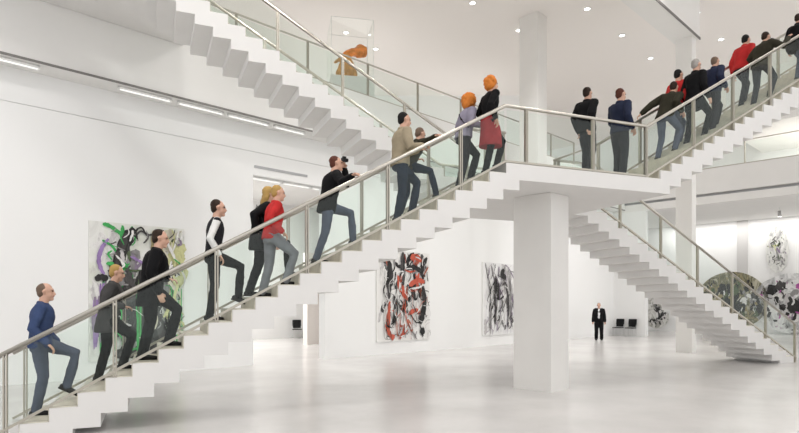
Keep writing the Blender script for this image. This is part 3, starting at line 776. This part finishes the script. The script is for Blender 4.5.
# red and black one
cv = Canvas(2.66, 3.14, 11)
cv.scatter(20, ['white', 'pale', 'white'], .05, .95, .05, .95, (.1, .3), (.3, .9))
cv.scatter(30, ['black', 'soot', 'black', 'grey'], .10, .92, .30, .95, (.06, .22), (.25, .9), .7)
cv.scatter(10, ['red', 'rust', 'red'], .18, .9, .35, .95, (.06, .16), (.2, .6), .6)
cv.scatter(60, ['black', 'soot', 'red', 'white', 'rust', 'grey', 'black', 'pale'], .08, .94, .05, .97, (.02, .09), (.15, .55), .6)
cv.st([(.46, .99), (.46, .88), (.45, .76), (.47, .62)], .20, 'soot'); cv.st([(.50, .97), (.48, .8)], .1, 'black')
cv.st([(.52, .80), (.66, .83), (.80, .80), (.92, .84)], .16, 'black'); cv.st([(.60, .92), (.70, .95), (.82, .90)], .22, 'red')
cv.st([(.20, .88), (.24, .72), (.22, .60)], .24, 'black'); cv.st([(.22, .44), (.20, .30), (.19, .14), (.24, .06)], .16, 'red'); cv.bl(.27, .05, .13, .11, 'red')
cv.st([(.30, .50), (.33, .34), (.28, .20)], .18, 'black'); cv.st([(.58, .62), (.75, .68), (.88, .66)], .18, 'red'); cv.st([(.60, .58), (.76, .60), (.9, .64)], .07, 'white')
cv.st([(.58, .30), (.70, .34), (.78, .30)], .16, 'red'); cv.st([(.55, .24), (.6, .16), (.64, .10)], .13, 'rust')
cv.st([(.85, .62), (.88, .45), (.84, .28), (.80, .18)], .22, 'black'); cv.bl(.84, .10, .15, .15, 'black'); cv.st([(.6, .30), (.72, .20), (.86, .22)], .05, 'black')
cv.st([(.40, .66), (.38, .45), (.44, .30), (.50, .20)], .05, 'white'); cv.st([(.52, .55), (.50, .36), (.54, .2)], .05, 'red')
cv.drips(24, ['black', 'red', 'soot', 'rust'], .1, .92, (.2, .6), (.01, .03)); cv.scatter(10, ['white'], .1, .9, .1, .8, (.02, .06), (.2, .6))
cv.scatter(110, ['black', 'soot', 'white', 'white', 'red', 'grey', 'pale', 'black'], .04, .97, .03, .97, (.012, .05), (.1, .4), .6)
hang(cv, smear_mat('ground_white', [(.3, (.6, .58, .56)), (.42, (.82, .81, .79)), (.65, (.80, .79, .77)), (.8, (.6, .4, .36))], 1.2, .9, 2),
     'large white painting with red and black strokes on the back wall', B, 15.12, 14.775, .43, 'abstract paintings on the walls')
# grey vertical one
cv = Canvas(2.9, 3.0, 23)
cv.scatter(14, ['white', 'pale'], .05, .95, .05, .95, (.1, .3), (.3, 1.0), .95)
cv.scatter(22, ['pale', 'grey', 'violet'], .1, .95, .1, .95, (.04, .12), (.5, 1.5), 1)
cv.scatter(50, ['black', 'soot', 'grey', 'white', 'violet', 'pale'], .12, .95, .05, .92, (.015, .06), (.2, .7), .85)
cv.st([(.30, .82), (.28, .60), (.30, .40), (.29, .15)], .16, 'soot'); cv.st([(.36, .72), (.38, .58), (.36, .50)], .22, 'black')
cv.st([(.50, .92), (.46, .84), (.56, .80)], .24, 'black'); cv.st([(.44, .68), (.55, .72), (.60, .55), (.62, .30), (.61, .10)], .12, 'soot')
cv.st([(.28, .52), (.40, .50), (.50, .54)], .09, 'black'); cv.st([(.66, .80), (.68, .50), (.66, .20)], .10, 'grey'); cv.st([(.82, .62), (.85, .50), (.80, .38)], .28, 'black')
cv.st([(.38, .95), (.36, .8)], .07, 'violet'); cv.scatter(14, ['violet', 'soot', 'pink', 'soot'], .3, .9, .05, .25, (.03, .08), (.15, .3), .6)
cv.drips(26, ['grey', 'soot', 'violet'], .08, .95, (.3, .9), (.01, .03), (.5, 1.6)); cv.scatter(12, ['black', 'soot'], .15, .95, .3, .8, (.04, .1), (.3, .9), .9)
cv.scatter(80, ['black', 'soot', 'white', 'grey', 'pale', 'violet'], .06, .97, .03, .97, (.01, .04), (.1, .5), .85)
hang(cv, smear_mat('ground_cool', [(.3, (.62, .60, .62)), (.45, (.82, .82, .81)), (.7, (.75, .74, .75))], 2, .6, 3),
     'white painting with grey and black vertical strokes, partly behind the column', B, 21.12, 14.775, .43, 'abstract paintings on the walls')
# shaped paintings in the bay at the right
def ell(rx, rz, cz, n=40, wob=0, seed=0, pw=2):
    r = random.Random(seed); out = []
    for i in range(n):
        a = 2*PI*i/n; q = 1+wob*r.uniform(-1, 1)
        c, s_ = math.cos(a), math.sin(a)
        out.append((rx*q*math.copysign(abs(c)**(2/pw), c), cz+rz*q*math.copysign(abs(s_)**(2/pw), s_)))
    return out
def fill(cv, out, n, cols, w, ln, vert=.6, inset=.88):
    """strokes kept inside the outline"""
    cx = sum(p[0] for p in out)/len(out); cz = sum(p[1] for p in out)/len(out)
    for _ in range(n):
        p = cv.r.choice(out); q = cv.r.random()**.55*inset
        x, z = cx+(p[0]-cx)*q, cz+(p[1]-cz)*q; L_ = cv.r.uniform(*ln)*(1.05-q); an = cv.r.gauss(PI/2, .4) if cv.r.random() < vert else cv.r.uniform(0, PI)
        dx, dz = math.cos(an)*L_/2, math.sin(an)*L_/2; cv.y -= .0003
        stroke(cv.bm, [(x-dx, z-dz), (x+cv.r.uniform(-.05, .05), z), (x+dx, z+dz)], cv.r.uniform(*w)*(1.1-q), 2+PN.index(cv.r.choice(cols)), cv.y, cv.r)
RZ = -PI/2       # canvases on the right-hand wall face back along the hall
def bay(cv, ground, label, out, d, z, a=39.38): return hang(cv, ground, label, B, a, d, z, 'shaped paintings in the bay at the right', RZ, out)
o = ell(1.95, 1.72, 1.9); cv = Canvas(1, 1, 31)
for x in (-1.3, -1.0, -.7): fill(cv, [(x+.3*math.cos(i), 2.1+1.0*math.sin(i)) for i in range(7)], 7, ['cream', 'ochre', 'ochre', 'pale'], (.15, .4), (.5, 1.0), .9)
for x in (-.35, 0.0, .25): fill(cv, [(x+.3*math.cos(i), 2.0+1.35*math.sin(i)) for i in range(7)], 10, ['dkgreen', 'black', 'black', 'dkgreen', 'ochre', 'soot'], (.15, .4), (.5, 1.1), .9)
for x in (.7, 1.0, 1.3): fill(cv, [(x+.25*math.cos(i), 1.9+.9*math.sin(i)) for i in range(7)], 7, ['white', 'grey', 'pale', 'grey', 'black'], (.12, .3), (.4, .8), .9)
fill(cv, [(1.35+.3*math.cos(i), 1.2+.35*math.sin(i)) for i in range(7)], 7, ['ochre', 'black', 'dkgreen', 'soot'], (.12, .25), (.3, .5))
fill(cv, o, 80, ['black', 'soot', 'dkgreen', 'black', 'black', 'ochre'], (.12, .36), (.4, 1.1), .9, .88)
for x, z, q, c_ in ((-1.5, 2.2, .28, 'black'), (-.5, 2.6, .4, 'black'), (-.2, 1.7, .5, 'black'), (.2, 2.5, .35, 'dkgreen'), (.35, 1.4, .45, 'black'), (1.2, 2.2, .25, 'soot'), (1.5, 1.4, .28, 'black'), (.8, 2.6, .2, 'black')):
    cv.y -= .0004; blob(cv.bm, (x, z), q*.6, q, 2+PN.index(c_), cv.y, cv.r)
fill(cv, o, 26, ['ochre', 'cream', 'dkgreen', 'white', 'yellow'], (.04, .12), (.2, .5), .9, .85)
bay(cv, smear_mat('ground_olive', [(.36, (.03, .03, .02)), (.45, (.34, .30, .18)), (.52, (.10, .10, .05)), (.62, (.5, .47, .36))], 2.2, .9, 5), 'round painting in olive, black and grey behind the lower stair railing', o, 11.15, .02)
o = ell(1.95, 1.72, 1.75, 40, .02, 4); cv = Canvas(1, 1, 37)
fill(cv, o, 26, ['white', 'pale', 'grey', 'pale'], (.15, .4), (.4, 1.0), .4)
fill(cv, o, 34, ['black', 'soot', 'black', 'grey'], (.12, .4), (.25, .7), .3)
fill(cv, o, 8, ['pink', 'violet'], (.06, .18), (.2, .5), .4)
for x, z, w_, c in ((-1.0, 2.55, .55, 'black'), (-.55, 2.75, .5, 'soot'), (-1.25, 1.15, .4, 'black'), (.1, 1.6, .7, 'black'), (.3, 2.7, .3, 'pink'), (-1.55, 2.2, .2, 'pink')):
    cv.y -= .0004; blob(cv.bm, (x, z), w_*.6, w_*.6, 2+PN.index(c), cv.y, cv.r)
fill(cv, o, 60, ['white', 'black', 'soot', 'grey', 'pink', 'black'], (.04, .14), (.2, .6), .4)
bay(cv, smear_mat('ground_silver', [(.3, (.08, .08, .08)), (.42, (.5, .5, .5)), (.55, (.8, .8, .79)), (.72, (.55, .52, .55))], 1.4, 1.2, 6), 'round white painting with black and magenta splashes at the right edge', o, 8.05, .0)
o = ell(.56, 1.32, 1.32, 30, .015, 2); cv = Canvas(1, 1, 41)
fill(cv, o, 24, ['white', 'pale', 'grey', 'pale'], (.08, .2), (.3, .9), .8); fill(cv, o, 20, ['soot', 'grey', 'dkgreen', 'yellow', 'violet', 'soot'], (.04, .12), (.2, .6), .7)
fill(cv, o, 30, ['black', 'soot', 'grey', 'dkgreen'], (.03, .08), (.15, .5), .7, .9)
bay(cv, smear_mat('ground_grey', [(.3, (.2, .2, .2)), (.45, (.6, .6, .58)), (.62, (.8, .8, .76)), (.75, (.5, .5, .45))], 2.5, .9, 7), 'tall narrow oval painting above the round white one', o, 8.78, 3.48)
r_ = random.Random(5)
o = [(-.72, .25), (-.72, 2.1), (-.30, 2.2), (-.12, 1.95), (.15, 1.7), (.42, 1.55), (.48, 1.15), (.62, .95), (.74, 1.1), (.76, .62), (.55, .35), (.25, .12), (-.1, .05), (-.4, .2)]
cv = Canvas(1, 1, 47)
fill(cv, o, 18, ['white', 'pale', 'white'], (.1, .25), (.3, .6), .5, .75); fill(cv, o, 26, ['black', 'soot', 'black', 'grey', 'dkgreen'], (.06, .2), (.2, .5), .4, .8)
fill(cv, o, 60, ['black', 'soot', 'black', 'black', 'white'], (.06, .2), (.2, .6), .4, .92)
bay(cv, smear_mat('ground_ash', [(.3, (.12, .12, .1)), (.42, (.45, .44, .4)), (.55, (.8, .79, .76)), (.72, (.5, .48, .44))], 2.5, 1.8, 8), 'ragged-edged black and white painting just right of the chairs', o, 15.55, .05)
# faint wall text block, unreadable from here
for k in range(2):
    bm = NB()
    for i in range(7 if k else 9): box(bm, -.36, .36-.12*((i*7) % 4 == 3), -.004, 0, -i*.09, -i*.09+.035)
    o_ = obj('wall_text', bm, M['groove'] if False else cloth('pale_grey_lettering', (.70, .70, .69)), None, False, B, (28.3, 14.796, 2.55-k*1.05))
    tagp(o_, ['upper pale grey block of wall text left of the man', 'lower pale grey block of wall text left of the man'][k], 'wall text', 'wall texts')

# ------------------------------------------------------------------ chairs
def chair(label, x, y, rz):
    e = empty('chair', label, 'chair', B, x, y, 0, rz, 'black chairs with thin metal legs')
    bm = NB(); prism(bm, [(-.23, -.2), (-.2, -.24), (.2, -.24), (.23, -.2), (.23, .2), (.2, .23), (-.2, .23), (-.23, .2)], .43, .47, 'z'); obj('seat', bm, M['black'], e)
    bm = NB()
    loft(bm, [[Vector((x_, .20+.06*z_+y_, .50+z_*.42)) for x_, y_ in ((-.22*w_, .02), (-.1, 0), (.1, 0), (.22*w_, .02), (.22*w_, .045), (.1, .025), (-.1, .025), (-.22*w_, .045))] for z_, w_ in ((0, .95), (.1, 1), (.5, 1), (.9, 1), (1, .92))])
    obj('backrest', bm, M['black'], e)
    for sx in (-1, 1):
        bm = NB(); tube(bm, [(sx*.20, -.20, .43), (sx*.22, -.22, 0)], .011, 8); obj('leg', bm, M['chrome'], e, True)
        bm = NB(); tube(bm, [(sx*.215, .24, .62), (sx*.20, .18, .42), (sx*.22, .23, 0)], .011, 8); obj('leg', bm, M['chrome'], e, True)
chair('black chair against the right wall, the one nearer the standing man', 31.2, 14.38, -PI/2)
chair('black chair against the right wall, the one beside the ragged-edged painting', 31.2, 13.70, -PI/2)
chair('lone black chair by the pale partition seen through the wall gap', 17.8, 24.9, -.55)

# ------------------------------------------------------------------ orange sculpture in its case on the upper gallery
F0 = Frame((-1.72, 20.9, 0), math.radians(12))
e = empty('plinth', 'pale plinth carrying the glass case of the orange sculpture', 'plinth', F0, 0, 0, 8.36)
bm = NB(); box(bm, -.74, .74, -.72, .72, .06, 1.04); obj('plinth_body', bm, M['whitepaint'], e)
bm = NB(); box(bm, -.70, .70, -.68, .68, 0, .06); obj('plinth_foot', bm, M['groove'], e)
e = empty('display_case', 'clear glass case over the orange sculpture', 'display case', F0, 0, 0, 9.40)
bm = NB(); box(bm, -.72, .72, -.70, .70, .0, 1.95)
bm.faces.ensure_lookup_table()
obj('glass_cover', bm, M['caseglass'], e)
bm = NB()
for sx in (-1, 1):
    for sy in (-1, 1): bar(bm, (sx*.715, sy*.695, 0), (sx*.715, sy*0.695, 1.95), .012, .012)
for sx in (-1, 1): bar(bm, (sx*.715, -.695, 1.95), (sx*.715, 0.695, 1.95), .012, .012)
for sy in (-1, 1): bar(bm, (-.715, sy*.695, 1.95), (.715, sy*0.695, 1.95), .012, .012)
obj('case_edges', bm, cloth('polished_glass_edge', (.75, .76, .74)), e)
e = empty('sculpture', 'orange sculpture of a bent form on a draped body inside the glass case', 'sculpture', F0, -.10, 0, 9.41)
bm = NB()
tube(bm, [(-.24, 0, 0), (-.26, 0, .3), (-.14, .02, .66), (-.04, 0, .92)], [.13, .15, .13, .10], 14, round_caps=True)
tube(bm, [(.22, .02, 0), (.22, 0, .3), (.10, 0, .66), (.0, 0, .94)], [.13, .15, .13, .10], 14, round_caps=True)
tube(bm, [(-.02, .08, .02), (-.02, .06, .4), (-.02, .02, .8)], [.14, .13, .12], 14, round_caps=True)
tube(bm, [(-.42, .05, .70), (-.22, 0, .84), (.0, 0, .96)], [.045, .075, .12], 12, round_caps=True)
mesh_child('draped_body', remeshed(bm, .02, 3, .02, 7), M['ochre'], e)
bm = NB()
tube(bm, [(-.12, 0, .95), (.08, -.03, 1.04), (.28, 0, 1.10), (.42, .02, 1.10)], [.09, .13, .15, .17], 14, round_caps=True)
tube(bm, [(.30, -.05, 1.14), (.45, 0, 1.27), (.58, .0, 1.22)], [.10, .13, .12], 14, round_caps=True)
tube(bm, [(.40, .05, 1.02), (.60, .05, 1.05), (.62, .03, 1.17)], [.10, .11, .09], 14, round_caps=True)
mesh_child('head', remeshed(bm, .02, 2, .03, 8), M['orange'], e)

# ------------------------------------------------------------------ things carried
e = bpy.data.objects.new('shoulder_bag', None); C.objects.link(e)
hipw = S.w(-4.12, .70, top_z(-4.26)+.88); e.location = hipw; e.rotation_euler = (0, 0, YU); tagp(e, 'black bag hanging at the hip of the blond woman', 'bag')
bm = NB(); loft(bm, [[Vector((x_*q, y_*q2, z_)) for x_, y_ in ((-.05, -.16), (.05, -.16), (.065, 0), (.05, .16), (-.05, .16), (-.065, 0))] for z_, q, q2 in ((-.13, .9, .95), (-.10, 1.2, 1.05), (.02, 1.1, 1), (.11, .8, .92), (.13, .5, .85))])
obj('bag_body', bm, M['black'], e)
bm = NB(); tube(bm, [(0, -.13, .12), (-.03, -.10, .35), (-.08, -.03, .60), (-.03, .06, .36), (0, .13, .12)], .013, 8); obj('strap', bm, M['black'], e, True)
e = bpy.data.objects.new('camera', None); C.objects.link(e)
wl = m7[1]['wrist']['L'] if isinstance(m7, tuple) else m7['wrist']['L']; hdl = m7['hdir']['L']
mw = Matrix.Translation(Vector(at(-3.2, .8))) @ Matrix.Rotation(YU, 4, 'Z')
e.location = mw @ (wl+hdl*.10+Vector((.02, 0, .05))); e.rotation_euler = (0, 0, YU); tagp(e, 'small black camera held up by the man in the black sweater', 'camera')
bm = NB(); box(bm, -.07, .07, -.025, .025, -.045, .045); box(bm, -.02, .02, -.02, .02, .045, .06); obj('camera_body', bm, M['black'], e)
bm = NB(); tube(bm, [(0, .02, 0), (0, .075, 0)], [.034, .03], 16); obj('lens', bm, M['black'], e, True)

# ------------------------------------------------------------------ lamps
def light_strip(label, a0, a1, d, z):
    e = empty('light_strip', label, 'light strip', B, (a0+a1)/2, d, z, 0, 'linear lamps along the walls'); w = (a1-a0)/2
    bm = NB(); box(bm, -w, w, -.03, .03, .0, .03); obj('housing', bm, M['whitepaint'], e)
    bm = NB(); tube(bm, [(-w+.04, 0, -.03), (w-.04, 0, -.03)], .017, 10); obj('lamp_tube', bm, M['tube'], e, True)
    bm = NB()
    for s in (-1, 1): box(bm, s*w-.04*(s > 0), s*w+.04*(s < 0), -.03, .03, -.05, .03)
    obj('end_cap', bm, M['whitepaint'], e)
nm = ['leftmost linear lamp under the gallery edge', 'second linear lamp from the left under the gallery edge', 'middle linear lamp under the gallery edge', 'fourth linear lamp from the left under the gallery edge', 'last linear lamp under the gallery edge, nearest the wall gap']
for t, (a0, a1) in zip(nm, ((1.2, 3.65), (5.24, 6.50), (6.66, 7.90), (8.02, 9.28), (9.45, 10.5))): light_strip(t, a0, a1, 14.32, 6.70)
for t, (a0, a1) in zip(('left linear lamp under the lintel of the wall gap', 'middle linear lamp under the lintel of the wall gap', 'short right linear lamp under the lintel of the wall gap'), ((9.12, 10.15), (10.2, 11.2), (11.25, 11.58))): light_strip(t, a0, a1, 15.0, 5.32)
def downlight(label, a, d, z=12.7):
    e = empty('downlight', label, 'ceiling light', B, a, d, z, 0, 'ceiling downlights')
    bm = NB(); n = 24
    loft(bm, [[Vector((r*math.cos(2*PI*i/n), r*math.sin(2*PI*i/n), zz)) for i in range(n)] for r, zz in ((.14, 0), (.14, -.02), (.10, -.025), (.095, -.005))], cap=False); obj('trim_ring', bm, M['whitepaint'], e, True)
    bm = NB(); disc(bm, (0, 0), .098, -.014, -.006); obj('lens', bm, M['lamp'], e)
DL = [('downlight seen through the glass case above the orange sculpture', 15.7, 18.6), ('small downlight at the right edge of the glass case', 17.6, 18.9), ('downlight at the top edge left of the tall column', 17.4, 13.5), ('downlight touching the left side of the tall column', 20.45, 13.55),
      ('nearest downlight of the row left of the ceiling beam', 20.75, 10.75), ('middle downlight of the row left of the ceiling beam', 23.8, 10.8), ('farthest downlight of the row left of the ceiling beam', 26.9, 10.9),
      ('nearer downlight right of the ceiling beam', 23.95, 7.95), ('farther downlight right of the ceiling beam', 27.05, 8.05)]
for t in DL: downlight(*t)
def spot_fixture(label, a, d, z):
    e = empty('spotlight', label, 'spotlight', B, a, d, z, 0, 'spotlights under the right gallery')
    bm = NB(); tube(bm, [(0, 0, 0), (0, 0, -.22)], .015, 8); obj('stem', bm, M['whitepaint'], e)
    bm = NB(); tube(bm, [(0, 0, -.2), (.05, 0, -.48)], [.075, .085], 14); obj('lamp_head', bm, cloth('grey_lamp_housing', (.45, .44, .43)), e, True)
    bm = NB(); tube(bm, [(.05, 0, -.481), (.052, 0, -.492)], [.07, .07], 14); obj('lens', bm, M['lamp'], e, True)
spot_fixture('spotlight under the right gallery soffit, above the tall oval painting', 35.2, 7.75, 6.65)
spot_fixture('spotlight under the right gallery soffit, beside the square column', 35.2, 12.2, 6.65)

# ------------------------------------------------------------------ light
def area(name, frame, x, y, z, sx, sy, power, rot=(0, 0, 0), col=(1, .98, .95)):
    l = bpy.data.lights.new(name, 'AREA'); l.shape = 'RECTANGLE'; l.size = sx; l.size_y = sy; l.energy = power; l.color = col
    o = bpy.data.objects.new(name, l); C.objects.link(o); o.location = frame.w(x, y, z); o.rotation_euler = (rot[0], rot[1], frame.a+rot[2])
    return o
for i, (a, d) in enumerate([(a, d) for a in (5, 11.6, 17.7, 24) for d in (2.5, 8, 10.8)]):
    l = bpy.data.lights.new('downlight_beam', 'SPOT'); l.energy = KSPOT; l.spot_size = math.radians(95); l.spot_blend = .8; l.shadow_soft_size = .35; l.specular_factor = .1; l.color = (1, .98, .95)
    o = bpy.data.objects.new('downlight_beam', l); C.objects.link(o); o.location = B.w(a, d, 12.6)
# unseen fill lights added for walls, bay and gallery ceiling; lamps in the side rooms
for a, d_, zt, q in ((-3, 3, 2.5, 1), (2, 3, 2.5, 1), (7, 3, 2.5, 1), (13.5, 6, 2.4, .9), (18, 6, 2.4, .9), (24.6, 4.5, 2.4, 1.1), (27.5, 5, 2.2, 1.1)):
    l = bpy.data.lights.new('wall_fill_spot', 'SPOT'); l.energy = KWALLFILL*q; l.spot_size = math.radians(70); l.spot_blend = 1; l.shadow_soft_size = 1.2; l.specular_factor = .1; l.color = (1, .98, .96)  # added spot, no fixture, aimed to brighten the wall
    o = bpy.data.objects.new('wall_fill_spot', l); C.objects.link(o); o.location = B.w(a, d_, 12.55)
    o.rotation_euler = (B.w(a, 14.8, zt)-o.location).to_track_quat('-Z', 'Y').to_euler()
area('bay_fill_light', B, 38.6, 8, 6.62, .5, 14, KBAYFILL, (0, math.radians(0), 0))  # added fill light that brightens the bay wall
area('far_room_ceiling_lamps', B, 12, 22, 6.6, 5, 3, KROOM*.9, (0, 0, 0))
area('upper_gallery_lamps', B, 35, 2, 10.1, 4, 12, KROOM*.5, (0, 0, 0))
for a in (0, 8, 16, 24): area('ceiling_fill_light', B, a, 19, 8.6, 5, 3, KCEILFILL, (PI, 0, 0))  # added fill facing up, hidden behind the gallery edge, lifts the ceiling
area('ceiling_fill_light', B, 34.5, 12, 8.6, 3, 4, KCEILFILL, (PI, 0, 0))  # same added ceiling fill for the right arm
w = bpy.data.worlds.new('World'); bpy.context.scene.world = w; w.use_nodes = True
w.node_tree.nodes['Background'].inputs[0].default_value = (1, 1, 1, 1); w.node_tree.nodes['Background'].inputs[1].default_value = KWORLD

# ------------------------------------------------------------------ camera
cam = bpy.data.cameras.new('Camera'); co = bpy.data.objects.new('Camera', cam); C.objects.link(co)
co.location = (0, 0, 1.72); co.rotation_euler = (PI/2, 0, 0)
cam.sensor_width = 36; cam.lens = 600/799*36; cam.shift_y = (304-216.5)/799; cam.clip_end = 300
bpy.context.scene.camera = co
sc = bpy.context.scene
sc.view_settings.view_transform = 'Standard'; sc.view_settings.look = 'None'; sc.view_settings.gamma = 1; sc.view_settings.use_curve_mapping = False
sc.view_settings.exposure = KEXP
sc.cycles.sample_clamp_indirect = 2.5; sc.cycles.max_bounces = 10; sc.cycles.diffuse_bounces = 5; sc.cycles.transparent_max_bounces = 24
